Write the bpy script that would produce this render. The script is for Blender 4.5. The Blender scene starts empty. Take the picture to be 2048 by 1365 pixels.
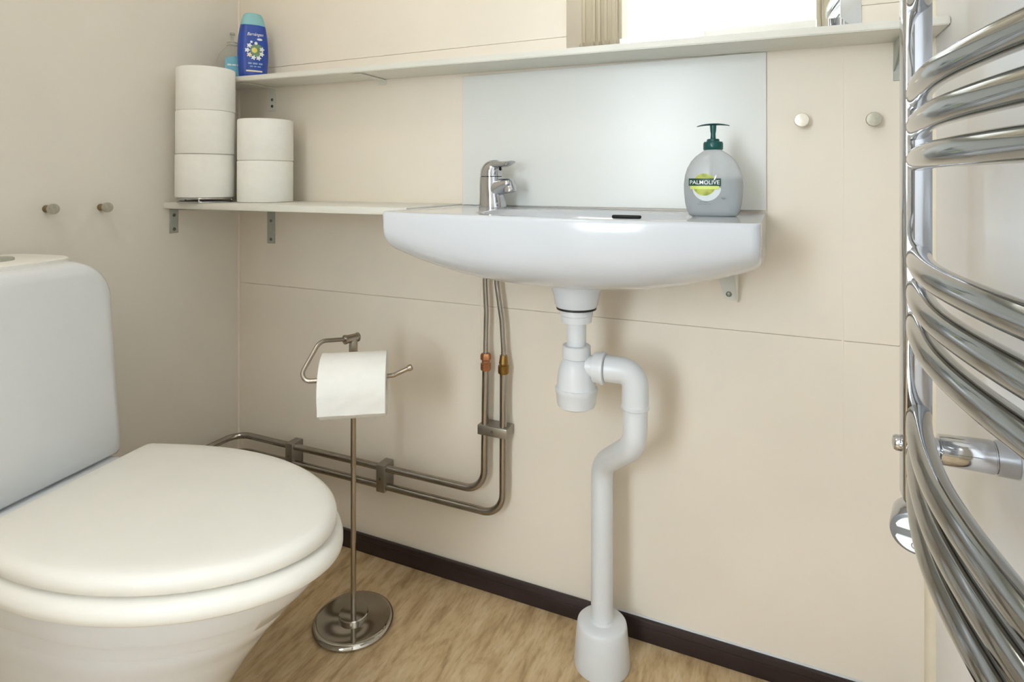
import bpy, bmesh, math, random
from mathutils import Vector, Matrix

random.seed(7)
PI = math.pi
SC = bpy.context.scene
C = SC.collection

# ------------------------------------------------------------------ camera
cam_d = bpy.data.cameras.new('camera')
cam_d.sensor_fit = 'HORIZONTAL'
cam_d.sensor_width = 36.0
cam_d.lens = 20.918
cam_d.shift_y = -0.15698
cam_d.clip_start = 0.01
cam = bpy.data.objects.new('camera', cam_d)
C.objects.link(cam)
cam.location = (1.270, -1.107, 0.850)
cam.rotation_euler = (PI / 2, 0, math.radians(24.272))
SC.camera = cam

# ------------------------------------------------------------------ colour management, world
SC.view_settings.view_transform = 'Standard'
SC.view_settings.look = 'None'
SC.view_settings.exposure = 0.0
SC.view_settings.gamma = 1.0
SC.view_settings.use_curve_mapping = False
SC.cycles.use_denoising = True
SC.cycles.max_bounces = 14
SC.cycles.diffuse_bounces = 8
SC.cycles.glossy_bounces = 8
SC.cycles.transmission_bounces = 10
SC.cycles.sample_clamp_indirect = 6.0
SC.cycles.caustics_reflective = True
w = bpy.data.worlds.new('world')
SC.world = w
w.use_nodes = True
w.node_tree.nodes['Background'].inputs[0].default_value = (0.75, 0.83, 0.95, 1)
w.node_tree.nodes['Background'].inputs[1].default_value = 0.35

WINDOW_STRENGTH = 20.5
ADDED_PANEL_STRENGTH = 105.0
HALL_FILL_W = 8.0
WC_LAMP_W = 3.7

# ------------------------------------------------------------------ materials
def srgb(r, g, b):
    f = lambda c: (c / 12.92 if c <= 0.04045 else ((c + 0.055) / 1.055) ** 2.4)
    return (f(r / 255), f(g / 255), f(b / 255))

def mat(name, col, rough=0.5, metal=0.0, var=0.05, scale=30.0, bump=0.0, bscale=None, stretch=None,
        trans=0.0, ior=1.45, emit=None, estr=0.0, coat=0.0, spec=None, col2=None, rvar=0.0):
    m = bpy.data.materials.new(name)
    m.use_nodes = True
    nt = m.node_tree
    p = nt.nodes['Principled BSDF']
    tc = nt.nodes.new('ShaderNodeTexCoord')
    mp = nt.nodes.new('ShaderNodeMapping')
    nt.links.new(tc.outputs['Object'], mp.inputs['Vector'])
    if stretch: mp.inputs['Scale'].default_value = stretch
    nz = nt.nodes.new('ShaderNodeTexNoise')
    nz.inputs['Scale'].default_value = scale
    nz.inputs['Detail'].default_value = 4.0
    nt.links.new(mp.outputs['Vector'], nz.inputs['Vector'])
    cr = nt.nodes.new('ShaderNodeValToRGB')
    c2 = col2 if col2 else tuple(min(1, c * (1 + var)) for c in col)
    c1 = col if col2 else tuple(c * (1 - var) for c in col)
    cr.color_ramp.elements[0].position = 0.3
    cr.color_ramp.elements[1].position = 0.7
    cr.color_ramp.elements[0].color = (*c1, 1)
    cr.color_ramp.elements[1].color = (*c2, 1)
    nt.links.new(nz.outputs['Fac'], cr.inputs['Fac'])
    nt.links.new(cr.outputs['Color'], p.inputs['Base Color'])
    p.inputs['Roughness'].default_value = rough
    p.inputs['Metallic'].default_value = metal
    p.inputs['IOR'].default_value = ior
    if spec is not None: p.inputs['Specular IOR Level'].default_value = spec
    if coat: p.inputs['Coat Weight'].default_value = coat; p.inputs['Coat Roughness'].default_value = 0.08
    if trans: p.inputs['Transmission Weight'].default_value = trans
    if emit:
        p.inputs['Emission Color'].default_value = (*emit, 1)
        p.inputs['Emission Strength'].default_value = estr
    if rvar:
        mr = nt.nodes.new('ShaderNodeMapRange')
        mr.inputs['To Min'].default_value = max(0.0, rough - rvar)
        mr.inputs['To Max'].default_value = rough + rvar
        nt.links.new(nz.outputs['Fac'], mr.inputs['Value'])
        nt.links.new(mr.outputs['Result'], p.inputs['Roughness'])
    if bump:
        n2 = nt.nodes.new('ShaderNodeTexNoise')
        n2.inputs['Scale'].default_value = bscale or 400
        n2.inputs['Detail'].default_value = 3.0
        nt.links.new(mp.outputs['Vector'], n2.inputs['Vector'])
        b = nt.nodes.new('ShaderNodeBump')
        b.inputs['Strength'].default_value = bump
        b.inputs['Distance'].default_value = 0.001
        nt.links.new(n2.outputs['Fac'], b.inputs['Height'])
        nt.links.new(b.outputs['Normal'], p.inputs['Normal'])
    return m

M = {}
M['wall'] = mat('wall_beige', srgb(229, 220, 206), 0.42, var=0.025, scale=5, bump=0.10, bscale=260)
M['wall_side'] = mat('wall_beige_side', srgb(224, 218, 208), 0.45, var=0.025, scale=5, bump=0.10, bscale=260)
M['wall_daylit'] = mat('wall_daylit', srgb(236, 236, 236), 0.45, var=0.02, scale=5, bump=0.10, bscale=260)  # beige right wall made paler: daylight falling on it is put into the colour
M['ceiling'] = mat('ceiling_white', srgb(238, 235, 228), 0.7, var=0.02, scale=6)
M['hallwall'] = mat('hall_white', srgb(238, 238, 236), 0.6, var=0.02, scale=4)
M['trimwhite'] = mat('trim_paint', srgb(206, 198, 180), 0.35, var=0.02, scale=12)
M['corner'] = mat('corner_sealant', srgb(222, 212, 192), 0.4, var=0.03, scale=40)
M['panel'] = mat('splash_white', srgb(217, 218, 214), 0.28, var=0.01, scale=8, bump=0.05, bscale=300)
M['shelf'] = mat('shelf_paint', srgb(218, 217, 208), 0.4, var=0.025, scale=25, bump=0.08, bscale=200, stretch=(0.3, 3, 3))
M['porcelain'] = mat('porcelain', srgb(205, 209, 215), 0.14, var=0.012, scale=6, coat=0.25)
M['wcporcelain'] = mat('toilet_porcelain', srgb(222, 225, 228), 0.16, var=0.012, scale=6, coat=0.2)
M['lidplastic'] = mat('lid_plastic', srgb(232, 230, 223), 0.42, var=0.015, scale=14, bump=0.05, bscale=500)
M['pvc'] = mat('white_pvc', srgb(214, 217, 220), 0.3, var=0.012, scale=12)
M['rubber'] = mat('black_rubber', srgb(22, 20, 20), 0.5, var=0.1)
M['chrome'] = mat('chrome', (0.52, 0.53, 0.56), 0.06, 1.0, var=0.03, scale=18, rvar=0.03)
M['bars'] = mat('radiator_chrome', (0.34, 0.34, 0.33), 0.08, 1.0, var=0.05, scale=10, rvar=0.04)
M['nickel'] = mat('brushed_steel', srgb(176, 168, 156), 0.24, 1.0, var=0.06, scale=60, stretch=(1, 1, 0.1))
M['polished'] = mat('polished_steel', srgb(186, 181, 172), 0.09, 1.0, var=0.06, scale=30)
M['pipechrome'] = mat('pipe_chrome', srgb(166, 161, 154), 0.16, 1.0, var=0.08, scale=50)
M['brass'] = mat('aged_brass', srgb(150, 118, 66), 0.32, 1.0, var=0.2, scale=90)
M['copper'] = mat('copper_fitting', srgb(172, 118, 82), 0.32, 1.0, var=0.2, scale=90)
M['zinc'] = mat('galvanised_steel', srgb(172, 176, 168), 0.42, 0.45, var=0.08, scale=70)
M['screw'] = mat('screw_steel', srgb(120, 120, 112), 0.35, 0.9, var=0.2, scale=200)
M['clip'] = mat('clip_steel', srgb(158, 153, 144), 0.36, 0.9, var=0.06, scale=60)
M['whitepaint'] = mat('painted_steel', srgb(216, 216, 208), 0.4, var=0.03, scale=30)
M['paper'] = mat('tissue_paper', srgb(237, 236, 231), 0.9, var=0.015, scale=60, bump=0.25, bscale=900, spec=0.1)
M['card'] = mat('cardboard', srgb(176, 150, 116), 0.85, var=0.08, scale=80)
M['base'] = mat('dark_skirting', srgb(44, 32, 32), 0.33, var=0.15, scale=20, stretch=(0.2, 3, 3), bump=0.05, bscale=120)
M['tealdark'] = mat('pump_teal', srgb(8, 74, 72), 0.3, var=0.08, scale=60)
M['clear'] = mat('clear_bottle', (0.80, 0.83, 0.85), 0.12, var=0.02, trans=0.62, ior=1.25)
M['gel'] = mat('grey_gel', srgb(176, 182, 186), 0.3, var=0.05, scale=40, trans=0.25, ior=1.2)
M['clear2'] = mat('clear_bottle_pale', (0.86, 0.88, 0.86), 0.10, var=0.02, trans=0.86, ior=1.12)
M['aqua'] = mat('aqua_print', srgb(122, 186, 206), 0.4, var=0.12, scale=70)
M['blue'] = mat('blue_plastic', srgb(16, 62, 158), 0.25, var=0.08, scale=30, coat=0.3)
M['cap'] = mat('cap_aqua', srgb(138, 190, 194), 0.35, var=0.04, scale=50)
M['white_ink'] = mat('white_ink', srgb(236, 240, 240), 0.45, var=0.03, scale=100)
M['arc_ink'] = mat('pale_grey_ink', srgb(212, 217, 220), 0.45, var=0.03, scale=100)
M['grey_ink'] = mat('grey_ink', srgb(120, 126, 128), 0.5, var=0.05, scale=100)
M['pale_ink'] = mat('pale_blue_ink', srgb(140, 168, 206), 0.45, var=0.08, scale=100)
M['yellow_ink'] = mat('yellow_ink', srgb(226, 214, 120), 0.45, var=0.08, scale=90)
M['cream_ink'] = mat('cream_ink', srgb(236, 226, 186), 0.45, var=0.06, scale=90)
M['leaf_ink'] = mat('leaf_ink', srgb(112, 142, 108), 0.45, var=0.2, scale=120)
M['green_ink'] = mat('dark_green_ink', srgb(10, 62, 44), 0.4, var=0.05, scale=80)
M['lime'] = mat('lime_print', srgb(122, 134, 26), 0.4, scale=90, col2=srgb(188, 194, 78))
M['lightlime'] = mat('pale_lime_print', srgb(204, 216, 110), 0.4, var=0.04, scale=80)
M['black'] = mat('dark_hole', srgb(14, 14, 16), 0.6, var=0.1)
M['knobwood'] = mat('knob_stem_brown', srgb(128, 106, 72), 0.4, 0.4, var=0.15, scale=160)
M['knobhead'] = mat('knob_head_grey', srgb(176, 172, 156), 0.36, 0.55, var=0.1, scale=200)
M['knobwhite'] = mat('knob_head_pale', srgb(226, 218, 204), 0.3, 0.3, var=0.08, scale=200)
M['ctrl'] = mat('control_grey', srgb(132, 136, 142), 0.3, 0.5, var=0.05, scale=60)
M['button'] = mat('button_white', srgb(240, 242, 244), 0.35, var=0.02)
M['lampglass'] = mat('lamp_opal', srgb(250, 246, 236), 0.4, var=0.01, emit=(1.0, 0.95, 0.88), estr=1.2)
M['fillcool'] = mat('fill_opal_cool', srgb(250, 250, 250), 0.4, var=0.01, emit=(0.92, 0.96, 1.0), estr=4.0)
M['panel_glow'] = mat('added_panel_glow', (0.8, 0.9, 1.0), 0.3, var=0.01, emit=(0.74, 0.87, 1.0), estr=ADDED_PANEL_STRENGTH)
M['pane'] = mat('window_daylight', (0.9, 0.95, 1.0), 0.3, var=0.01, emit=(0.82, 0.92, 1.0), estr=WINDOW_STRENGTH)

def mirror_mat():
    m = mat('mirror_silver', (0.90, 0.92, 0.91), 0.0, 1.0, var=0.004, scale=3)
    return m
M['mirror'] = mirror_mat()

def floor_mat():
    m = bpy.data.materials.new('vinyl_floor'); m.use_nodes = True
    nt = m.node_tree; p = nt.nodes['Principled BSDF']
    tc = nt.nodes.new('ShaderNodeTexCoord')
    mp = nt.nodes.new('ShaderNodeMapping')
    mp.inputs['Rotation'].default_value = (0, 0, math.radians(12))
    mp.inputs['Scale'].default_value = (4.5, 1.0, 1)
    nt.links.new(tc.outputs['Object'], mp.inputs['Vector'])
    n1 = nt.nodes.new('ShaderNodeTexNoise'); n1.inputs['Scale'].default_value = 9; n1.inputs['Detail'].default_value = 8; n1.inputs['Roughness'].default_value = 0.62; n1.inputs['Distortion'].default_value = 0.5
    n2 = nt.nodes.new('ShaderNodeTexNoise'); n2.inputs['Scale'].default_value = 34; n2.inputs['Detail'].default_value = 4
    nt.links.new(mp.outputs['Vector'], n1.inputs['Vector']); nt.links.new(mp.outputs['Vector'], n2.inputs['Vector'])
    r1 = nt.nodes.new('ShaderNodeValToRGB')
    e = r1.color_ramp.elements
    e[0].position = 0.28; e[0].color = (*srgb(154, 127, 90), 1)
    e[1].position = 0.72; e[1].color = (*srgb(212, 192, 158), 1)
    e.new(0.5).color = (*srgb(194, 168, 129), 1)
    nt.links.new(n1.outputs['Fac'], r1.inputs['Fac'])
    r2 = nt.nodes.new('ShaderNodeValToRGB')
    r2.color_ramp.elements[0].position = 0.36; r2.color_ramp.elements[0].color = (0.70, 0.66, 0.58, 1)
    r2.color_ramp.elements[1].position = 0.52; r2.color_ramp.elements[1].color = (1, 1, 1, 1)
    nt.links.new(n2.outputs['Fac'], r2.inputs['Fac'])
    mx = nt.nodes.new('ShaderNodeMix'); mx.data_type = 'RGBA'; mx.blend_type = 'MULTIPLY'; mx.inputs[0].default_value = 0.55
    nt.links.new(r1.outputs['Color'], mx.inputs[6]); nt.links.new(r2.outputs['Color'], mx.inputs[7])
    nt.links.new(mx.outputs[2], p.inputs['Base Color'])
    p.inputs['Roughness'].default_value = 0.42
    b = nt.nodes.new('ShaderNodeBump'); b.inputs['Strength'].default_value = 0.12; b.inputs['Distance'].default_value = 0.0008
    nt.links.new(n2.outputs['Fac'], b.inputs['Height']); nt.links.new(b.outputs['Normal'], p.inputs['Normal'])
    return m
M['floor'] = floor_mat()

# ------------------------------------------------------------------ mesh helpers
def link_mesh(name, bm, m, parent=None, smooth=40):
    bmesh.ops.recalc_face_normals(bm, faces=bm.faces)
    me = bpy.data.meshes.new(name)
    bm.to_mesh(me); bm.free()
    me.materials.append(M[m] if isinstance(m, str) else m)
    if smooth:
        for p in me.polygons: p.use_smooth = True
        me.set_sharp_from_angle(angle=math.radians(smooth))
    o = bpy.data.objects.new(name, me)
    C.objects.link(o)
    if parent: o.parent = parent
    return o

def new(): return bmesh.new()

def add_box(bm, lo, hi, bev=0.0, seg=2):
    t = bmesh.new()
    vs = [t.verts.new((x, y, z)) for x in (lo[0], hi[0]) for y in (lo[1], hi[1]) for z in (lo[2], hi[2])]
    for f in ((0, 1, 3, 2), (4, 6, 7, 5), (0, 4, 5, 1), (2, 3, 7, 6), (0, 2, 6, 4), (1, 5, 7, 3)):
        t.faces.new([vs[i] for i in f])
    if bev:
        bmesh.ops.bevel(t, geom=list(t.edges), offset=bev, segments=seg, affect='EDGES', profile=0.5)
    merge(bm, t)
    return bm

def merge(bm, t, mtx=None):
    if mtx is not None: bmesh.ops.transform(t, matrix=mtx, verts=t.verts)
    mp = {}
    for v in t.verts: mp[v] = bm.verts.new(v.co)
    for f in t.faces:
        try: bm.faces.new([mp[v] for v in f.verts])
        except ValueError: pass
    t.free()

def loft(bm, rings, cap0=True, cap1=True, closed=True):
    rv = [[bm.verts.new(p) for p in r] for r in rings]
    n = len(rings[0])
    for a, b in zip(rv[:-1], rv[1:]):
        for i in range(n if closed else n - 1):
            j = (i + 1) % n
            try: bm.faces.new((a[i], a[j], b[j], b[i]))
            except ValueError: pass
    if cap0: bm.faces.new(rv[0])
    if cap1: bm.faces.new(rv[-1])
    return bm

def frame(ax):
    ax = Vector(ax).normalized()
    h = Vector((0, 0, 1)) if abs(ax.z) < 0.9 else Vector((1, 0, 0))
    u = ax.cross(h).normalized(); v = ax.cross(u).normalized()
    return u, v

def lathe(bm, prof, origin=(0, 0, 0), axis=(0, 0, 1), seg=40, cap0=True, cap1=True):
    """prof: list of (radius, height along axis)"""
    ax = Vector(axis).normalized(); u, v = frame(ax); o = Vector(origin)
    rings = []
    for r, h in prof:
        r = max(r, 1e-5)
        rings.append([o + ax * h + u * (r * math.cos(2 * PI * k / seg)) + v * (r * math.sin(2 * PI * k / seg)) for k in range(seg)])
    return loft(bm, rings, cap0, cap1)

def fillet(pts, rad, seg=8):
    pts = [Vector(p) for p in pts]
    out = [pts[0]]
    for i in range(1, len(pts) - 1):
        a, b, c = pts[i - 1], pts[i], pts[i + 1]
        r = rad[i - 1] if isinstance(rad, (list, tuple)) else rad
        d1 = (a - b).normalized(); d2 = (c - b).normalized()
        ang = d1.angle(d2)
        if ang > PI - 0.01 or r <= 0: out.append(b); continue
        t = min(r / math.tan(ang / 2), (a - b).length * 0.49, (c - b).length * 0.49)
        rr = t * math.tan(ang / 2)
        cen = b + (d1 + d2).normalized() * (rr / math.sin(ang / 2))
        p1 = b + d1 * t; p2 = b + d2 * t
        v1 = p1 - cen; v2 = p2 - cen
        tot = v1.angle(v2); axis = v1.cross(v2).normalized()
        for k in range(seg + 1):
            out.append(cen + Matrix.Rotation(tot * k / seg, 3, axis) @ v1)
    out.append(pts[-1])
    return out

def tube(bm, pts, r, seg=20, caps=True):
    pts = [Vector(p) for p in pts]
    n = len(pts)
    tans = []
    for i in range(n):
        a = pts[max(0, i - 1)]; b = pts[min(n - 1, i + 1)]
        tans.append((b - a).normalized())
    u, _ = frame(tans[0])
    rings = []
    for i in range(n):
        t = tans[i]
        u = (u - t * u.dot(t)).normalized()
        v = t.cross(u)
        rr = r[i] if isinstance(r, (list, tuple)) else r
        rings.append([pts[i] + u * (rr * math.cos(2 * PI * k / seg)) + v * (rr * math.sin(2 * PI * k / seg)) for k in range(seg)])
    return loft(bm, rings, caps, caps)

def tag(o, label=None, cat=None, group=None, kind=None):
    if label: o['label'] = label
    if cat: o['category'] = cat
    if group: o['group'] = group
    if kind: o['kind'] = kind
    return o

def thing(name, label, cat, loc=(0, 0, 0), rotz=0.0, group=None):
    o = bpy.data.objects.new(name, None)
    o.empty_display_size = 0.05
    C.objects.link(o)
    o.location = loc; o.rotation_euler = (0, 0, rotz)
    return tag(o, label, cat, group)

def struct(name, lo, hi, m, parent=None, bev=0.0, label=None):
    o = link_mesh(name, add_box(new(), lo, hi, bev), m, parent)
    if not parent: tag(o, kind='structure')
    if label: o['label'] = label
    return o

def boxpart(name, lo, hi, m, parent, bev=0.0, label=None):
    o = link_mesh(name, add_box(new(), lo, hi, bev), m, parent)
    if label: o['label'] = label
    return o

# ------------------------------------------------------------------ the room
XR = 1.487          # right wall
YF = -1.50          # front wall (inner face)
ZC = 2.30           # ceiling
DX0, DX1, DZ = 0.62, 1.41, 2.00   # doorway

floor = struct('floor', (-0.10, YF - 0.12, -0.06), (XR + 0.10, 0.10, 0.0), 'floor')
struct('ceiling', (-0.10, YF - 0.12, ZC), (XR + 0.10, 0.10, ZC + 0.05), 'ceiling')

wb = struct('wall_back', (-0.10, 0.004, 0.0), (XR + 0.10, 0.10, ZC), 'wall', label='beige panelled wall behind the basin')
G = 0.0003
def wpanel(x0, x1, z0, z1):
    return link_mesh('wall_panel', add_box(new(), (x0, 0.0, z0), (x1, 0.0045, z1), 0.0004, 1), 'wall', wb)
wpanel(0.0, XR, 1.132 + G, ZC)
wpanel(0.0, XR, 0.588 + G, 1.132 - G)
wpanel(0.0, XR, 0.0, 0.588 - G)
bm = new(); lathe(bm, [(0.0035, 0.40), (0.0035, 1.06)], (1.363, 0.0031, 0), seg=16)
link_mesh('joint_strip', bm, 'wall', wb)
bm = new(); lathe(bm, [(0.003, 0.34), (0.003, 0.70)], (0.700, 0.0026, 0), seg=16)
link_mesh('joint_strip', bm, 'wall', wb)

struct('wall_left', (-0.10, YF, 0.0), (0.0, 0.004, ZC), 'wall_side', label='beige wall behind the toilet cistern')
struct('wall_right', (XR, YF, 0.0), (XR + 0.10, 0.004, ZC), 'wall_daylit', label='wall carrying the towel radiator, daylight put into its pale colour')
# front wall with the doorway
wf = struct('wall_front', (-0.10, YF - 0.10, 0.0), (DX0, YF, ZC), 'wall_side', label='wall with the doorway opposite the basin')
boxpart('wall_panel', (DX1, YF - 0.10, 0.0), (XR + 0.10, YF, ZC), 'wall_side', wf)
boxpart('wall_panel', (DX0, YF - 0.10, DZ), (DX1, YF, ZC), 'wall_side', wf)
# door casing
t1 = struct('trim_1', (DX0 - 0.170, YF, 0.0), (DX0 - 0.005, YF + 0.014, DZ + 0.06), 'trimwhite', bev=0.003)
for a0, a1, d in ((0.165, 0.150, 0.024), (0.118, 0.104, 0.022), (0.092, 0.080, 0.026), (0.066, 0.050, 0.022), (0.030, 0.012, 0.020)):
    boxpart('moulding', (DX0 - a0, YF + 0.012, 0.0), (DX0 - a1, YF + d, DZ + 0.05), 'trimwhite', t1, 0.004)
t2 = struct('trim_2', (DX1 + 0.005, YF, 0.0), (DX1 + 0.070, YF + 0.014, DZ + 0.06), 'trimwhite', bev=0.003)
boxpart('moulding', (DX1 + 0.012, YF + 0.012, 0.0), (DX1 + 0.030, YF + 0.020, DZ + 0.04), 'trimwhite', t2, 0.004)
t3 = struct('trim_3', (DX0 - 0.005, YF, DZ), (DX1 + 0.005, YF + 0.014, DZ + 0.06), 'trimwhite', bev=0.003)
# jambs
struct('trim_4', (DX0 - 0.004, YF - 0.104, 0.0), (DX0 + 0.012, YF + 0.002, DZ), 'trimwhite')
struct('trim_5', (DX1 - 0.012, YF - 0.104, 0.0), (DX1 + 0.004, YF + 0.002, DZ), 'trimwhite')
struct('trim_6', (DX0 + 0.012, YF - 0.104, DZ - 0.012), (DX1 - 0.012, YF + 0.002, DZ + 0.001), 'trimwhite')
# hall outside the doorway
YH = -2.10
WX0, WX1, WZ0, WZ1 = 0.50, 0.92, 0.65, 1.50      # hall window
struct('floor_hall', (-0.9, YH - 0.1, -0.06), (2.4, YF - 0.12, 0.0), 'floor')
struct('ceiling_hall', (-0.9, YH - 0.1, 2.40), (2.4, YF - 0.10, 2.45), 'ceiling')
VX0, VX1 = 0.18, 0.42  # opening for a glowing panel added to brighten the radiator wall
wh = struct('wall_hall', (-0.9, YH - 0.1, 0.0), (VX0, YH, 2.40), 'hallwall', label='white hall wall around the window and the added light panel beyond the doorway')
for x0_, x1_, z0_, z1_ in ((VX1, WX0, 0.0, 2.40), (WX1, 2.4, 0.0, 2.40), (WX0, WX1, 0.0, WZ0), (WX0, WX1, WZ1, 2.40), (VX0, VX1, 0.0, WZ0), (VX0, VX1, WZ1, 2.40)):
    boxpart('wall_panel', (x0_, YH - 0.1, z0_), (x1_, YH, z1_), 'hallwall', wh)
struct('wall_hall_left', (-1.0, YH, 0.0), (-0.9, YF - 0.10, 2.40), 'hallwall', label='white end wall of the hall')
struct('wall_hall_right', (2.4, YH, 0.0), (2.5, YF - 0.10, 2.40), 'hallwall', label='white end wall of the hall')
struct('wall_hall_front', (-0.9, YF - 0.112, 0.0), (-0.10, YF - 0.10, 2.40), 'hallwall', label='white hall wall beside the doorway')
struct('wall_hall_rear', (XR + 0.10, YF - 0.112, 0.0), (2.4, YF - 0.10, 2.40), 'hallwall', label='white hall wall beside the doorway')
for nm, a0, a1, mm, lb in (('window_1', WX0, WX1, 'pane', 'small bright hall window facing the doorway'), ('added_light_panel', VX0, VX1, 'panel_glow', 'added light panel in the hall, out of view, brightening the radiator wall')):
    win = struct(nm, (a0, YH - 0.06, WZ0), (a1, YH - 0.04, WZ1), mm, label=lb)
    for lo, hi in (((a0, YH - 0.04, WZ0), (a0 + 0.03, YH + 0.01, WZ1)), ((a1 - 0.03, YH - 0.04, WZ0), (a1, YH + 0.01, WZ1)),
                   ((a0 + 0.03, YH - 0.04, WZ0), (a1 - 0.03, YH + 0.01, WZ0 + 0.03)), ((a0 + 0.03, YH - 0.04, WZ1 - 0.03), (a1 - 0.03, YH + 0.01, WZ1))):
        boxpart('pane_frame', lo, hi, 'hallwall', win, 0.004)

# skirting
bb = struct('baseboard_back', (0.0, -0.010, 0.0), (XR, 0.0, 0.040), 'base', bev=0.0025, label='dark brown skirting board')
boxpart('ridge', (0.0, -0.0115, 0.026), (XR, -0.009, 0.0285), 'base', bb, 0.0009)
boxpart('sealant_bead', (0.98, -0.0035, 0.0395), (XR, 0.0, 0.0425), 'pvc', bb, 0.001, 'white sealant bead')
struct('baseboard_left', (0.0, YF, 0.0), (0.010, -0.010, 0.040), 'base', bev=0.0025, label='dark brown skirting board')
struct('baseboard_right', (XR - 0.010, YF, 0.0), (XR, -0.010, 0.040), 'base', bev=0.0025, label='dark brown skirting board')
bm = new(); lathe(bm, [(0.011, 0.042), (0.011, ZC)], (XR - 0.002, -0.002, 0), seg=24)
ct = link_mesh('trim_7', bm, 'corner'); tag(ct, kind='structure')
bm = new(); lathe(bm, [(0.004, 0.042), (0.004, ZC)], (0.001, -0.001, 0), seg=16)
ct = link_mesh('trim_8', bm, 'wall'); tag(ct, kind='structure')

# ------------------------------------------------------------------ lamps
def ceiling_lamp(name, label, loc, r, m, watts, colr, soft):
    t = thing(name, label, 'lamp', loc)
    bm = new(); lathe(bm, [(r * 1.06, 0.0), (r * 1.06, -0.016), (r * 0.98, -0.02)])
    link_mesh('base_plate', bm, 'trimwhite', t)
    bm = new(); lathe(bm, [(r * math.cos(a), -0.02 - 0.055 * math.sin(a)) for a in [k * PI / 2 / 10 for k in range(11)]])
    link_mesh('shade', bm, m, t)
    ld = bpy.data.lights.new(name + '_light', 'AREA'); ld.shape = 'DISK'; ld.size = soft
    ld.energy = watts; ld.color = colr
    lo = bpy.data.objects.new(name + '_light', ld); C.objects.link(lo)
    lo.location = (loc[0], loc[1], loc[2] - 0.085)
    return t
ceiling_lamp('ceiling_lamp', 'round opal ceiling lamp over the toilet room', (0.50, -1.12, ZC), 0.16, 'lampglass', WC_LAMP_W, (1.0, 0.94, 0.84), 0.30)
ceiling_lamp('ceiling_lamp', 'round opal fill lamp added on the hall ceiling by the doorway', (1.12, -1.85, 2.40), 0.12, 'fillcool', HALL_FILL_W, (0.92, 0.96, 1.0), 0.20)  # added fill, keeps the hall wall bright in the mirror

# ------------------------------------------------------------------ upper shelf (slightly out of level), mirror
def zsh(x): return 1.0825 - 0.0100 * x          # underside height
bm = new()
vs = []
for x in (0.001, XR - 0.001):
    for y in (-0.102, -0.0005):
        for dz in (0.0, 0.0125):
            vs.append(bm.verts.new((x, y, zsh(x) + dz)))
for f in ((0, 1, 3, 2), (4, 6, 7, 5), (0, 4, 5, 1), (2, 3, 7, 6), (0, 2, 6, 4), (1, 5, 7, 3)): bm.faces.new([vs[i] for i in f])
bmesh.ops.bevel(bm, geom=list(bm.edges), offset=0.0015, segments=2, affect='EDGES')
us = link_mesh('wall_shelf', bm, 'shelf')
tag(us, 'long narrow off-white shelf under the mirror, running wall to wall', 'shelf')

# mirror with bevelled edge
def make_mirror():
    x0, x1, z0, z1, bw = 0.889, 1.389, zsh(1.1) + 0.0140, 1.62, 0.030
    t = thing('wall_mirror', 'frameless rectangular mirror with faceted edges above the narrow shelf', 'mirror', ((x0 + x1) / 2, 0, z0))
    cx = (x0 + x1) / 2
    bm = new()
    def ring(i, y): return [(x0 + i - cx, y, i), (x1 - i - cx, y, i), (x1 - i - cx, y, z1 - z0 - i), (x0 + i - cx, y, z1 - z0 - i)]
    loft(bm, [ring(0, -0.0005), ring(0, -0.0030), ring(bw, -0.0052)], True, True)
    link_mesh('glass', bm, 'mirror', t, smooth=0)
    return t
make_mirror()

# ------------------------------------------------------------------ lower shelf
bm = new(); add_box(bm, (0.001, -0.207, 0.7865), (0.6555, -0.001, 0.8005), 0.0015)
ls = link_mesh('wall_shelf', bm, 'shelf')
tag(ls, 'deep off-white shelf carrying the toilet rolls beside the basin', 'shelf')

# splash panel
bm = new(); add_box(bm, (0.658, -0.0045, 0.7985), (1.2485, -0.0004, 1.0695), 0.0008, 1)
sp = link_mesh('splash_panel', bm, 'panel')
tag(sp, 'white rectangular splashback panel above the basin', 'panel')

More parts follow.
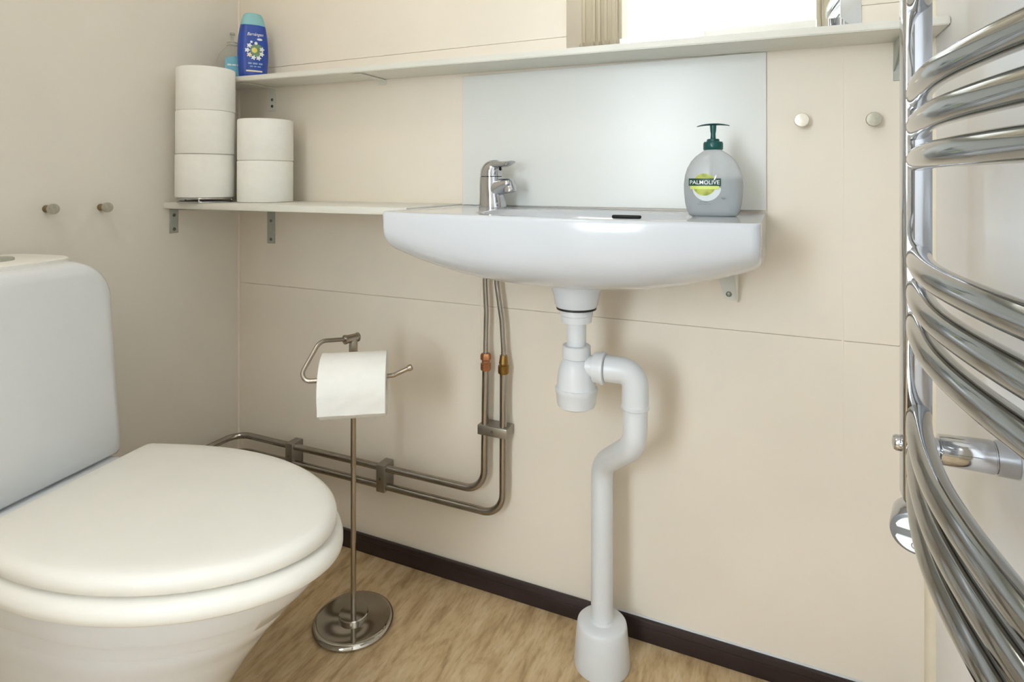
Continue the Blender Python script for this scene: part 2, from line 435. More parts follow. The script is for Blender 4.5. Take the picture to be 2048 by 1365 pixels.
# ------------------------------------------------------------------ basin
def make_basin():
    X0, X1 = 0.6575, 1.2475
    t = thing('wash_basin', 'white porcelain wash basin on the wall under the splashback', 'basin', ((X0 + X1) / 2, 0, 0.66))
    ox, oz = (X0 + X1) / 2, 0.66
    zr = lambda x: 0.7980 - 0.0055 * (x - X0)
    hw = (X1 - X0) / 2
    cols = []
    r = 0.012
    for k in range(7):
        ph = PI / 2 * (1 - k / 6)
        cols.append((X0 + r - r * math.sin(ph), r * (1 - math.cos(ph))))
    nmid = 46
    for k in range(1, nmid): cols.append((X0 + r + (X1 - X0 - 2 * r) * k / nmid, 0.0))
    for k in range(7):
        ph = PI / 2 * (k / 6)
        cols.append((X1 - r + r * math.sin(ph), r * (1 - math.cos(ph))))
    rings = []
    for x, s in cols:
        u = (x - ox) / hw
        yf = -(0.288 + 0.016 * (1 - u * u)) + s
        h = 0.0765 - 0.004 * u + 0.051 * max(0.0, 1 - abs(u) ** 2.4) - s * 0.5
        z0 = zr(x)
        ring = []
        NT = 34
        for k in range(NT + 1):                      # top surface from the wall to the front rim
            y = -0.0005 + (yf + 0.006 + 0.0005) * k / NT
            dx = (x - 0.975) / 0.175; dy = (y + 0.168) / 0.108
            d = (abs(dx) ** 2.8 + abs(dy) ** 2.8) ** (1 / 2.8)
            q = min(1.0, max(0.0, (1.0 - d) / 0.52)); q = q * q * (3 - 2 * q)
            e = min(1.0, max(0.0, min(y - yf - 0.008, x - X0 - 0.006, X1 - 0.006 - x) / 0.012)); e = e * e * (3 - 2 * e)
            back = min(1.0, max(0.0, (-y - 0.010) / 0.012))
            z = z0 - 0.0012 * e * back - 0.098 * q
            if q > 0: z -= 0.006 * min(1, q * 6)
            ring.append((x - ox, y, z - oz))
        ring.append((x - ox, yf + 0.0022, z0 - 0.0012 - oz))
        ring.append((x - ox, yf + 0.0004, z0 - 0.0040 - oz))
        NB = 22
        pw = 2 / 3.7
        for k in range(NB + 1):
            a = PI / 2 * k / NB
            y = (yf) * max(0.0, math.cos(a)) ** pw
            z = z0 - 0.008 - (h - 0.008) * math.sin(a) ** pw
            if y > -0.001: y = -0.0005
            ring.append((x - ox, y, z - oz))
        rings.append(ring)
    bm = new(); loft(bm, rings, True, True)
    link_mesh('bowl', bm, 'porcelain', t, smooth=55)
    # overflow slot in the rear of the bowl
    bm = new(); add_box(bm, (0.998 - ox, -0.0765, 0.7830 - oz), (1.050 - ox, -0.067, 0.7890 - oz), 0.0025, 3)
    s = link_mesh('overflow_slot', bm, 'black', t); s['label'] = 'dark overflow slot'
    # outlet boss under the bowl, above the drain gasket
    bm = new(); lathe(bm, [(0.0470, 0.694 - oz), (0.0450, 0.680 - oz), (0.0395, 0.664 - oz), (0.0372, 0.655 - oz), (0.0358, 0.645 - oz), (0.0335, 0.6402 - oz)], (0.9605 - ox, -0.160, 0), seg=48)
    link_mesh('outlet_boss', bm, 'porcelain', t, 50)
    return t
make_basin()

# basin bracket
t = thing('basin_bracket', 'white painted steel bracket under the right end of the basin', 'bracket', (1.190, 0, 0.64))
bm = new()
prof = [(-0.022, 0.050), (-0.010, 0.004), (-0.004, 0.0), (0.008, 0.0), (0.012, 0.004), (0.012, 0.050)]
loft(bm, [[(x, -0.0005, z) for x, z in prof], [(x, -0.0035, z) for x, z in prof]])
link_mesh('back_plate', bm, 'whitepaint', t)
bm = new()
prof = [(-0.0005, -0.001), (-0.010, -0.001), (-0.020, 0.012), (-0.060, 0.055), (-0.0005, 0.055)]
loft(bm, [[(0.0115, y, z) for y, z in prof], [(0.0140, y, z) for y, z in prof]])
link_mesh('side_flange', bm, 'whitepaint', t)
bm = new(); lathe(bm, [(0.0048, 0.0), (0.0044, 0.0015), (0.0028, 0.0022)], (-0.002, -0.0035, 0.011), (0, -1, 0), 20)
link_mesh('screw', bm, 'screw', t)

# ------------------------------------------------------------------ shelf brackets
def l_bracket(label, loc, rotz, drop, reach, width, m, screws, group=None, slope=0.0):
    """back plate on a wall (local y = 0 plane, room towards -y), arm under the shelf"""
    t = thing('shelf_bracket', label, 'bracket', loc, rotz, group)
    th = 0.0022
    bm = new(); add_box(bm, (-width / 2, -th, -drop), (width / 2, -0.0002, -0.0004), 0.0005, 1)
    link_mesh('wall_plate', bm, m, t)
    bm = new(); add_box(bm, (-width / 2, -reach, -th - 0.0004), (width / 2, -th, -0.0006), 0.0005, 1)
    a = link_mesh('arm', bm, m, t)
    bm = new()
    pr = [(-th, -th), (-reach * 0.75, -th), (-th, -drop * 0.75)]
    if slope:
        loft(bm, [[(slope, y, z) for y, z in pr], [(slope + 0.0015, y, z) for y, z in pr]])
        link_mesh('web', bm, m, t)
    for z in screws:
        bm = new(); lathe(bm, [(0.0038, 0.0), (0.0034, 0.0012), (0.0016, 0.0018)], (0, -th, z), (0, -1, 0), 16)
        link_mesh('screw', bm, 'screw', t)
    return t
l_bracket('galvanised steel bracket under the roll shelf on the back wall', (0.1125, 0.0, 0.7862), 0, 0.093, 0.12, 0.0255, 'zinc', (-0.037, -0.083))
l_bracket('galvanised steel bracket under the roll shelf on the wall behind the toilet', (0.0, -0.181, 0.7862), PI / 2, 0.057, 0.08, 0.022, 'zinc', (-0.016, -0.048))
for x, lab in ((0.117, 'white painted bracket under the mirror shelf above the single stack of two rolls'),
               (0.450, 'white painted bracket arm under the mirror shelf beside the splashback')):
    l_bracket(lab, (x, 0.0, zsh(x) - 0.0006), 0, 0.058 if x < 0.3 else 0.012, 0.090, 0.022, 'shelf', (-0.030, -0.046) if x < 0.3 else ())
l_bracket('steel bracket under the mirror shelf behind the radiator post', (1.446, 0.0, zsh(1.446) - 0.0006), 0, 0.060, 0.085, 0.026, 'zinc', (-0.020, -0.046), slope=-0.013)

# ------------------------------------------------------------------ wall knobs
def wall_knob(label, loc, rotz, stem, head, hr, ln, group):
    t = thing('coat_hook', label, 'hook', loc, rotz, group)
    bm = new(); lathe(bm, [(hr * 0.72, 0.0), (hr * 0.66, ln * 0.3), (hr * 0.66, ln * 0.66)], (0, 0, 0), (0, -1, 0), 28)
    link_mesh('stem', bm, stem, t)
    bm = new(); lathe(bm, [(hr * 0.66, ln * 0.55), (hr * 0.95, ln * 0.66), (hr, ln * 0.72), (hr, ln * 0.94), (hr * 0.93, ln), (hr * 0.5, ln * 1.02)], (0, 0, 0), (0, -1, 0), 32)
    link_mesh('head', bm, head, t)
    return t
wall_knob('small round peg knob above the toilet, farther from the roll shelf', (0.0, -0.441, 0.796), PI / 2, 'knobwood', 'knobhead', 0.0098, 0.027, 'peg knobs above the toilet')
wall_knob('small round peg knob above the toilet, next to the roll shelf', (0.0, -0.342, 0.795), PI / 2, 'knobwood', 'knobhead', 0.0098, 0.027, 'peg knobs above the toilet')
wall_knob('pale round knob on the wall beside the splashback', (1.302, 0.0, 0.949), 0, 'knobhead', 'knobwhite', 0.0112, 0.026, 'round knobs beside the splashback')
wall_knob('grey round knob on the wall beside the radiator post', (1.404, 0.0, 0.946), 0, 'knobhead', 'knobhead', 0.0112, 0.026, 'round knobs beside the splashback')

# ------------------------------------------------------------------ toilet rolls
def make_roll(label, loc, r, h, group, axis=None, rot=0.0):
    t = thing('toilet_roll', label, 'toilet roll', loc, rot, group)
    ri = 0.021
    bm = new()
    e = 0.0025
    prof = [(ri, e), (ri + e, 0), (r - e, 0), (r - e * 0.3, e * 0.3), (r, e), (r, h - e), (r - e * 0.3, h - e * 0.3), (r - e, h), (ri + e, h), (ri, h - e), (ri, e)]
    ax = Vector(axis) if axis else Vector((0, 0, 1))
    lathe(bm, prof, (0, 0, 0), ax, 64, False, False)
    link_mesh('paper', bm, 'paper', t)
    bm = new(); lathe(bm, [(ri, 0.001), (ri, h - 0.001), (ri - 0.001, h - 0.001), (ri - 0.001, 0.001), (ri, 0.001)], (0, 0, 0), ax, 40, False, False)
    link_mesh('core', bm, 'card', t)
    return t
SX, SY = 0.0835, -0.164
RR, RH = 0.0605, 0.0958
z0 = 0.8122
names = ['bottom toilet roll of the stack of three, resting on the chrome stand', 'middle toilet roll of the stack of three on the chrome stand', 'top toilet roll of the stack of three on the chrome stand']
offs = [(-0.001, 0.0), (0.002, -0.001), (0.0005, 0.001)]
for k in range(3):
    make_roll(names[k], (SX + offs[k][0], SY + offs[k][1], z0 + k * (RH + 0.0003)), RR, RH, 'toilet rolls on the shelf', rot=k * 1.1)
T2 = (0.190, -0.092)
for k in range(2):
    make_roll(('lower' if k == 0 else 'upper') + ' toilet roll of the stack of two standing directly on the shelf',
              (T2[0] + 0.0008 * k, T2[1], 0.8008 + k * (0.0934 + 0.0003)), 0.0600, 0.0934, 'toilet rolls on the shelf', rot=2 + k)

# chrome spare roll stand under the stack of three
t = thing('roll_stand', 'chrome wire stand under the stack of three toilet rolls', 'roll stand', (SX, SY, 0.8005))
def ring_pts(r, z, n=48): return [(r * math.cos(2 * PI * k / n), r * math.sin(2 * PI * k / n), z) for k in range(n + 1)]
for nm, z, r in (('base_ring', 0.0018, 0.056), ('top_ring', 0.0096, 0.057)):
    bm = new(); tube(bm, ring_pts(r, z), 0.0017, 10, False); link_mesh(nm, bm, 'chrome', t)
for k in range(3):
    a = -0.9 + k * 2 * PI / 3
    bm = new(); tube(bm, [(0.0565 * math.cos(a), 0.0565 * math.sin(a), 0.0018), (0.0565 * math.cos(a), 0.0565 * math.sin(a), 0.0098)], 0.0020, 10); link_mesh('spacer', bm, 'chrome', t)
for k in range(2):
    a = 0.4 + k * PI / 2
    bm = new(); tube(bm, [(-0.056 * math.cos(a), -0.056 * math.sin(a), 0.0096), (0.056 * math.cos(a), 0.056 * math.sin(a), 0.0096)], 0.0015, 8); link_mesh('spoke', bm, 'chrome', t)
bm = new(); tube(bm, [(0, 0, 0.009), (0, 0, 0.290)], 0.004, 14); link_mesh('rod', bm, 'chrome', t)
bm = new(); lathe(bm, [(0.004, 0.284), (0.007, 0.288), (0.008, 0.291), (0.006, 0.294), (0.0, 0.296)], seg=20); link_mesh('knob', bm, 'chrome', t)

# ------------------------------------------------------------------ bottles: section loft + wrapped print
def bottle_body(prof, seg=56):
    """prof: list of (z, half width, half depth, exponent)"""
    bm = new(); rings = []
    for z, a, b, n in prof:
        ring = []
        for k in range(seg):
            th = 2 * PI * k / seg
            c, s = math.cos(th), math.sin(th)
            ring.append((a * math.copysign(abs(c) ** (2 / n), c), b * math.copysign(abs(s) ** (2 / n), s), z))
        rings.append(ring)
    loft(bm, rings)
    return bm

def surf(prof, x, z, off):
    for (z0_, a0, b0, n0), (z1_, a1, b1, n1) in zip(prof[:-1], prof[1:]):
        if z0_ <= z <= z1_ and z1_ > z0_:
            f = (z - z0_) / (z1_ - z0_)
            a = a0 + (a1 - a0) * f; b = b0 + (b1 - b0) * f; n = n0 + (n1 - n0) * f
            q = max(0.0, 1 - min(1.0, abs(x) / a) ** n) ** (1 / n)
            return -b * q - off
    return -off

def wrap_poly(name, prof, polys, m, parent, off=0.0004):
    """polys: outlines (x, z); each becomes a fine patch lying on the bottle front"""
    bm = new()
    for poly in polys:
        t = bmesh.new()
        f = t.faces.new([t.verts.new((x, 0, z)) for x, z in poly])
        bmesh.ops.triangulate(t, faces=[f])
        for it in range(4):
            es = [e for e in t.edges if e.calc_length() > 0.0028]
            if not es: break
            bmesh.ops.subdivide_edges(t, edges=es, cuts=1, use_grid_fill=True)
            bmesh.ops.triangulate(t, faces=list(t.faces))
        for v in t.verts: v.co.y = surf(prof, v.co.x, v.co.z, off)
        merge(bm, t)
    return link_mesh(name, bm, m, parent, smooth=60)

def circle(cx, cz, r, n=32, a0=0, a1=2 * PI, sz=1.0):
    return [(cx + r * math.cos(a0 + (a1 - a0) * k / n), cz + sz * r * math.sin(a0 + (a1 - a0) * k / n)) for k in range(n)]

def rect(x0, x1, z0_, z1_): return [(x0, z0_), (x1, z0_), (x1, z1_), (x0, z1_)]

def print_row(name, prof, cx, cz, width, height, m, parent, words, seed):
    rr = random.Random(seed); polys = []; x = cx - width / 2
    ws = [0.5 + rr.random() for _ in range(words)]; tot = sum(ws) * 1.0 + 0.25 * (words - 1)
    for k in range(words):
        wk = ws[k] / tot * width
        polys.append(rect(x, x + wk, cz - height / 2, cz + height / 2)); x += wk + 0.25 / tot * width
    return wrap_poly(name, prof, polys, m, parent, 0.0006)

def wrap_text(name, text, prof, cx, cz, width, height, m, parent, off=0.0007, shear=0.0, slope=0.0):
    cu = bpy.data.curves.new('print', 'FONT'); cu.body = text; cu.size = 1.0; cu.align_x = 'CENTER'; cu.shear = shear; cu.resolution_u = 3
    cu.offset = 0.004
    o = bpy.data.objects.new('print', cu); C.objects.link(o)
    bpy.context.view_layer.update()
    dg = bpy.context.evaluated_depsgraph_get()
    me = o.evaluated_get(dg).to_mesh()
    bm = bmesh.new(); bm.from_mesh(me)
    o.evaluated_get(dg).to_mesh_clear()
    bpy.data.objects.remove(o); bpy.data.curves.remove(cu)
    xs = [v.co.x for v in bm.verts]; ys = [v.co.y for v in bm.verts]
    x0, x1, y0, y1 = min(xs), max(xs), min(ys), max(ys)
    bmesh.ops.triangulate(bm, faces=list(bm.faces))
    for v in bm.verts:
        x = cx + ((v.co.x - x0) / (x1 - x0) - 0.5) * width
        z = cz + ((v.co.y - y0) / (y1 - y0) - 0.5) * height + slope * (x - cx)
        v.co = (x, surf(prof, x, z, off), z)
    return link_mesh(name, bm, m, parent, smooth=60)

# --- hand soap pump bottle on the basin
def make_soap():
    t = thing('soap_dispenser', 'rounded clear pump bottle of grey hand soap with teal pump on the basin', 'soap bottle', (1.1735, -0.122, 0.7940), math.radians(3))
    P = [(0.0, 0.034, 0.017, 2.4), (0.002, 0.037, 0.020, 2.5), (0.008, 0.0395, 0.0225, 2.5), (0.020, 0.0425, 0.0245, 2.4), (0.036, 0.0442, 0.0255, 2.3), (0.050, 0.0445, 0.0255, 2.2),
         (0.064, 0.0428, 0.0245, 2.15), (0.076, 0.0390, 0.0230, 2.1), (0.086, 0.0335, 0.0210, 2.05), (0.094, 0.0265, 0.0180, 2.0), (0.0995, 0.0190, 0.0150, 2.0), (0.1035, 0.0130, 0.0125, 2.0), (0.108, 0.0118, 0.0118, 2.0)]
    link_mesh('bottle', bottle_body(P), 'clear', t, 60)
    G_ = [(z + 0.0012 if z < 0.001 else z, a * 0.94, b * 0.90, n) for z, a, b, n in P if z < 0.058] + [(0.0590, 0.0405, 0.0222, 2.2)]
    link_mesh('soap', bottle_body(G_), 'gel', t, 60)
    bm = new(); lathe(bm, [(0.0142, 0.1040), (0.0150, 0.1052), (0.0150, 0.1135), (0.0140, 0.1165), (0.0098, 0.1172), (0.0092, 0.1205), (0.0080, 0.1212)], seg=36); link_mesh('collar', bm, 'tealdark', t)
    bm = new(); lathe(bm, [(0.0034, 0.030), (0.0034, 0.105)], seg=14); link_mesh('dip_tube', bm, 'clear2', t)
    bm = new(); lathe(bm, [(0.0042, 0.1205), (0.0036, 0.1290), (0.0044, 0.1340), (0.0050, 0.1425)], seg=24); st = link_mesh('pump_stem', bm, 'tealdark', t)
    bm = new(); rings = []
    for k in range(15):
        f = k / 14; x = -0.0245 + 0.0490 * f
        hw_ = 0.0022 + 0.0072 * math.sin(PI * min(1, max(0, f)) ** 0.9) ** 0.7
        zt = 0.1458 - 0.0038 * abs(2 * f - 1.0) ** 2.2; zb = zt - 0.0012 - 0.0022 * math.sin(PI * f)
        rings.append([(x, hw_ * math.cos(a), (zt + zb) / 2 + (zt - zb) / 2 * math.sin(a)) for a in [2 * PI * j / 14 for j in range(14)]])
    loft(bm, rings); link_mesh('pump_head', bm, 'tealdark', t)
    # print
    lx = -0.0115
    wrap_poly('print_white_arc', P, [circle(lx + 0.003, 0.0460, 0.0215, 40, PI * 1.02, PI * 1.98, 1.02) + [(lx + 0.0195, 0.049), (lx - 0.013, 0.046)]], 'arc_ink', t, 0.0004)
    wrap_poly('print_fruit', P, [circle(lx - 0.0005, 0.0495, 0.0172, 40)], 'lime', t, 0.0008)
    wrap_poly('print_pale_band', P, [rect(lx - 0.0215, lx + 0.021, 0.0425, 0.0475)], 'lightlime', t, 0.0011)
    wrap_poly('print_band', P, [rect(lx - 0.0240, lx + 0.0240, 0.0475, 0.0590)], 'green_ink', t, 0.0014)
    wrap_text('lettering', 'PALMOLIVE', P, lx, 0.0530, 0.0440, 0.0062, 'white_ink', t, 0.0018)
    wrap_poly('print_leaf', P, [[(lx + 0.0135, 0.0560), (lx + 0.0148, 0.0615), (lx + 0.0175, 0.0650), (lx + 0.0172, 0.0610), (lx + 0.0152, 0.0565)]], 'white_ink', t, 0.0018)
    print_row('small_print', P, lx - 0.001, 0.0225, 0.0125, 0.0015, 'grey_ink', t, 2, 1)
    print_row('small_print', P, lx - 0.001, 0.0192, 0.0195, 0.0010, 'grey_ink', t, 3, 2)
    wrap_poly('print_drop', P, [circle(0.0165, 0.0300, 0.0036, 16, PI, 2 * PI)], 'grey_ink', t, 0.0006)
    return t
make_soap()

# --- blue shampoo bottle
def make_shampoo():
    x, y = 0.113, -0.058
    t = thing('shampoo_bottle', 'blue plastic shampoo bottle with aqua cap and flower print on the mirror shelf', 'bottle', (x, y, zsh(x) + 0.0128), math.radians(56))
    P = [(0.0, 0.0285, 0.0150, 2.6), (0.0015, 0.0300, 0.0170, 2.6), (0.010, 0.0315, 0.0182, 2.5), (0.030, 0.0330, 0.0190, 2.4), (0.055, 0.0345, 0.0195, 2.3), (0.080, 0.0342, 0.0192, 2.3), (0.100, 0.0325, 0.0182, 2.3), (0.115, 0.0302, 0.0172, 2.3), (0.1265, 0.0280, 0.0162, 2.3)]
    link_mesh('body', bottle_body(P), 'blue', t, 60)
    K = [(0.1268, 0.0282, 0.0164, 2.3), (0.1285, 0.0280, 0.0163, 2.3), (0.140, 0.0252, 0.0150, 2.3), (0.150, 0.0215, 0.0134, 2.3), (0.1545, 0.0185, 0.0115, 2.2), (0.1565, 0.0140, 0.0085, 2.2)]
    link_mesh('cap', bottle_body(K), 'cap', t, 60)
    wrap_text('lettering', 'Barnängen', P, 0.003, 0.1030, 0.036, 0.0100, 'white_ink', t, shear=0.35, slope=0.02)
    wrap_poly('print_leaf', P, [circle(0.0125, 0.0925, 0.0062, 20, sz=0.45)], 'white_ink', t)
    rnd = random.Random(3)
    leaves, flowers, creams, yl = [], [], [], []
    leaves += [circle(0.006, 0.066, 0.0150, 24)]
    for k in range(9):
        a = 2 * PI * k / 9 + 0.3; rr = 0.0155 + 0.0025 * rnd.random()
        if k in (1, 2): continue
        fx, fz = 0.002 + rr * math.cos(a), 0.0640 + rr * 1.05 * math.sin(a)
        (creams if k in (5,) else flowers).append([(fx + (0.0046 + 0.0016 * math.cos(5 * b)) * math.cos(b), fz + (0.0046 + 0.0016 * math.cos(5 * b)) * math.sin(b)) for b in [2 * PI * j / 30 for j in range(30)]])
    flowers.append(circle(-0.006, 0.0850, 0.0028, 14)); flowers.append(circle(0.004, 0.0825, 0.0036, 14))
    yl.append(circle(0.0005, 0.0655, 0.0066, 8))
    wrap_poly('print_leaves', P, leaves, 'leaf_ink', t, 0.0003)
    wrap_poly('print_flowers', P, flowers, 'white_ink', t, 0.0006)
    wrap_poly('print_flowers', P, creams, 'cream_ink', t, 0.0006)
    wrap_poly('print_flower_centre', P, yl, 'yellow_ink', t, 0.0009)
    print_row('small_print', P, 0.003, 0.0340, 0.032, 0.0040, 'pale_ink', t, 3, 3)
    print_row('small_print', P, 0.003, 0.0270, 0.024, 0.0028, 'pale_ink', t, 3, 4)
    wrap_poly('print_bar', P, [rect(-0.0175, 0.0185, 0.0145, 0.0180)], 'cream_ink', t)
    return t
make_shampoo()

# --- clear pump bottle behind it
def make_clear():
    x, y = 0.0465, -0.0600
    t = thing('soap_dispenser', 'colourless pump bottle with pale aqua label behind the blue shampoo', 'soap bottle', (x, y, zsh(x) + 0.0128), math.radians(50))
    P = [(0.0, 0.0310, 0.0180, 2.5), (0.003, 0.0335, 0.0205, 2.5), (0.020, 0.0350, 0.0220, 2.4), (0.045, 0.0340, 0.0220, 2.3), (0.062, 0.0290, 0.0205, 2.2), (0.074, 0.0205, 0.0170, 2.1), (0.081, 0.0125, 0.0120, 2.0), (0.086, 0.0110, 0.0110, 2.0)]
    link_mesh('bottle', bottle_body(P), 'clear2', t, 60)
    bm = new(); lathe(bm, [(0.0125, 0.0835), (0.0125, 0.0925), (0.0080, 0.0945), (0.0042, 0.0950), (0.0042, 0.1060)], seg=28); link_mesh('collar', bm, 'clear2', t)
    bm = new(); add_box(bm, (-0.006, -0.030, 0.1055), (0.006, 0.007, 0.1115), 0.0025, 3); link_mesh('pump_head', bm, 'clear2', t)
    wrap_poly('label', P, [[(-0.016, 0.006), (0.028, 0.006), (0.029, 0.050), (0.010, 0.058), (-0.016, 0.050)]], 'aqua', t)
    print_row('small_print', P, 0.004, 0.0345, 0.030, 0.0040, 'white_ink', t, 3, 5)
    return t
make_clear()

# ------------------------------------------------------------------ faucet
def make_faucet():
    t = thing('basin_faucet', 'chrome single-lever mixer faucet on the basin', 'faucet', (0.757, -0.062, 0.7962), math.radians(-12))
    bm = new(); rings = []
    for z, r, cx in ((0.0, 0.0280, 0.0), (0.003, 0.0283, 0.0), (0.012, 0.0270, -0.0005), (0.030, 0.0250, -0.002), (0.048, 0.0238, -0.003), (0.0605, 0.0230, -0.003)):
        rings.append([(cx + r * math.cos(a), r * 0.92 * math.sin(a), z) for a in [2 * PI * k / 40 for k in range(40)]])
    loft(bm, rings); link_mesh('body', bm, 'chrome', t, 60)
    bm = new(); rings = []
    for x, z, ry, rz in ((0.000, 0.034, 0.020, 0.022), (0.014, 0.037, 0.0190, 0.0200), (0.026, 0.043, 0.0168, 0.0150), (0.036, 0.0465, 0.0152, 0.0120), (0.044, 0.0475, 0.0138, 0.0105), (0.048, 0.0475, 0.0105, 0.0080)):
        rings.append([(x, ry * math.cos(a), z + rz * math.sin(a)) for a in [2 * PI * k / 28 for k in range(28)]])
    loft(bm, rings); sp_ = link_mesh('spout', bm, 'chrome', t, 60)
    bm = new(); lathe(bm, [(0.0118, 0.0), (0.0118, 0.0100), (0.0126, 0.0110), (0.0126, 0.0190), (0.0108, 0.0200), (0.0095, 0.0200)], (0.038, 0, 0.0500), (0.28, 0, -0.96), 28)
    link_mesh('aerator', bm, 'chrome', t, 50)
    bm = new(); lathe(bm, [(0.0205, 0.0605), (0.0205, 0.0618)], (-0.003, 0, 0), seg=36); link_mesh('joint_ring', bm, 'black', t)
    bm = new(); rings = []
    for z, r, cx in ((0.0618, 0.0222, -0.003), (0.066, 0.0224, -0.003), (0.074, 0.0216, -0.0025), (0.082, 0.0192, -0.001), (0.088, 0.0155, 0.001), (0.092, 0.0105, 0.004), (0.0936, 0.0050, 0.006)):
        rings.append([(cx + r * math.cos(a), r * 0.95 * math.sin(a), z) for a in [2 * PI * k / 36 for k in range(36)]])
    loft(bm, rings); cp = link_mesh('lever_cap', bm, 'chrome', t, 60)
    bm = new(); rings = []
    for x, z, wy, hz in ((-0.006, 0.0820, 0.0165, 0.0060), (0.006, 0.0845, 0.0168, 0.0070), (0.018, 0.0850, 0.0158, 0.0066), (0.030, 0.0850, 0.0142, 0.0056), (0.040, 0.0865, 0.0126, 0.0042), (0.0475, 0.0890, 0.0108, 0.0024)):
        ring = []
        for k in range(24):
            a = 2 * PI * k / 24; c, s = math.cos(a), math.sin(a)
            ring.append((x, wy * math.copysign(abs(c) ** 0.6, c), z + hz * math.copysign(abs(s) ** 0.8, s)))
        rings.append(ring)
    loft(bm, rings); link_mesh('lever', bm, 'chrome', t, 60)
    bm = new(); lathe(bm, [(0.0034, 0.0), (0.0030, 0.0012)], (0.0188, 0.0, 0.0760), (1, 0, 0.25), 16); link_mesh('temperature_mark', bm, 'black', t)
    return t
make_faucet()

# ------------------------------------------------------------------ supply pipes
YP = -0.026
def supply_pipe(label, thin, fitz, fx, rest, rads, fitmat):
    t = thing('water_pipe', label, 'pipe', (fx, YP, 0))
    L = lambda pts: [(x - fx, y - YP, z) for x, y, z in pts]
    bm = new(); tube(bm, fillet(L(thin), 0.05, 6), 0.0050, 16); link_mesh('inlet_tube', bm, 'pipechrome', t)
    bm = new(); tube(bm, fillet(L(rest), rads, 10), 0.0075, 18); link_mesh('pipe', bm, 'pipechrome', t)
    bm = new(); lathe(bm, [(0.0095, -0.0185), (0.0105, -0.016), (0.0105, -0.004), (0.0080, -0.002), (0.0080, 0.002), (0.0108, 0.004), (0.0108, 0.0125), (0.0088, 0.0165)] if fitmat == 'copper' else
                      [(0.0100, -0.0185), (0.0112, -0.016), (0.0112, -0.003), (0.0085, -0.001), (0.0085, 0.001), (0.0095, 0.002), (0.0072, 0.0185)], (0, 0, fitz), seg=6 if fitmat == 'copper' else 20)
    link_mesh('fitting', bm, fitmat, t, 30)
    return t
supply_pipe('chrome water pipe with a copper fitting, nearer the toilet', [(0.722, YP, 0.689), (0.7225, YP, 0.640), (0.7255, YP, 0.585), (0.724, YP, 0.52), (0.724, YP, 0.475)], 0.482, 0.724,
            [(0.724, YP, 0.480), (0.7205, YP, 0.216), (0.030, YP, 0.214), (0.022, -0.425, 0.212), (-0.002, -0.425, 0.212)], [0.045, 0.040, 0.015], 'copper')
supply_pipe('chrome water pipe with a brass fitting, nearer the drain trap', [(0.748, YP, 0.686), (0.749, YP, 0.640), (0.760, YP, 0.570), (0.764, YP, 0.51), (0.764, YP, 0.475)], 0.481, 0.764,
            [(0.764, YP, 0.480), (0.7625, YP, 0.176), (0.030, YP, 0.174), (0.022, -0.425, 0.172), (-0.002, -0.425, 0.172)], [0.045, 0.040, 0.015], 'brass')

def pipe_clip(label, loc, vertical):
    t = thing('pipe_clip', label, 'pipe clip', loc, 0, 'double pipe clips')
    bm = new()
    W, Hh, Dp = (0.066, 0.020, 0.037) if vertical else (0.022, 0.060, 0.037)
    add_box(bm, (-W / 2, -Dp, -Hh / 2), (W / 2, -0.0005, Hh / 2), 0.002, 2)
    link_mesh('body', bm, 'clip', t)
    bm = new(); lathe(bm, [(0.0035, 0), (0.003, 0.0012)], (0, -Dp, 0), (0, -1, 0), 14); link_mesh('screw', bm, 'screw', t)
    return t
pipe_clip('double steel clip across the two upright water pipes', (0.7430, 0.0, 0.345), True)
pipe_clip('double steel clip on the level pipes, behind the roll holder pole', (0.470, 0.0, 0.195), False)
pipe_clip('double steel clip on the level pipes, near the room corner', (0.205, 0.0, 0.194), False)

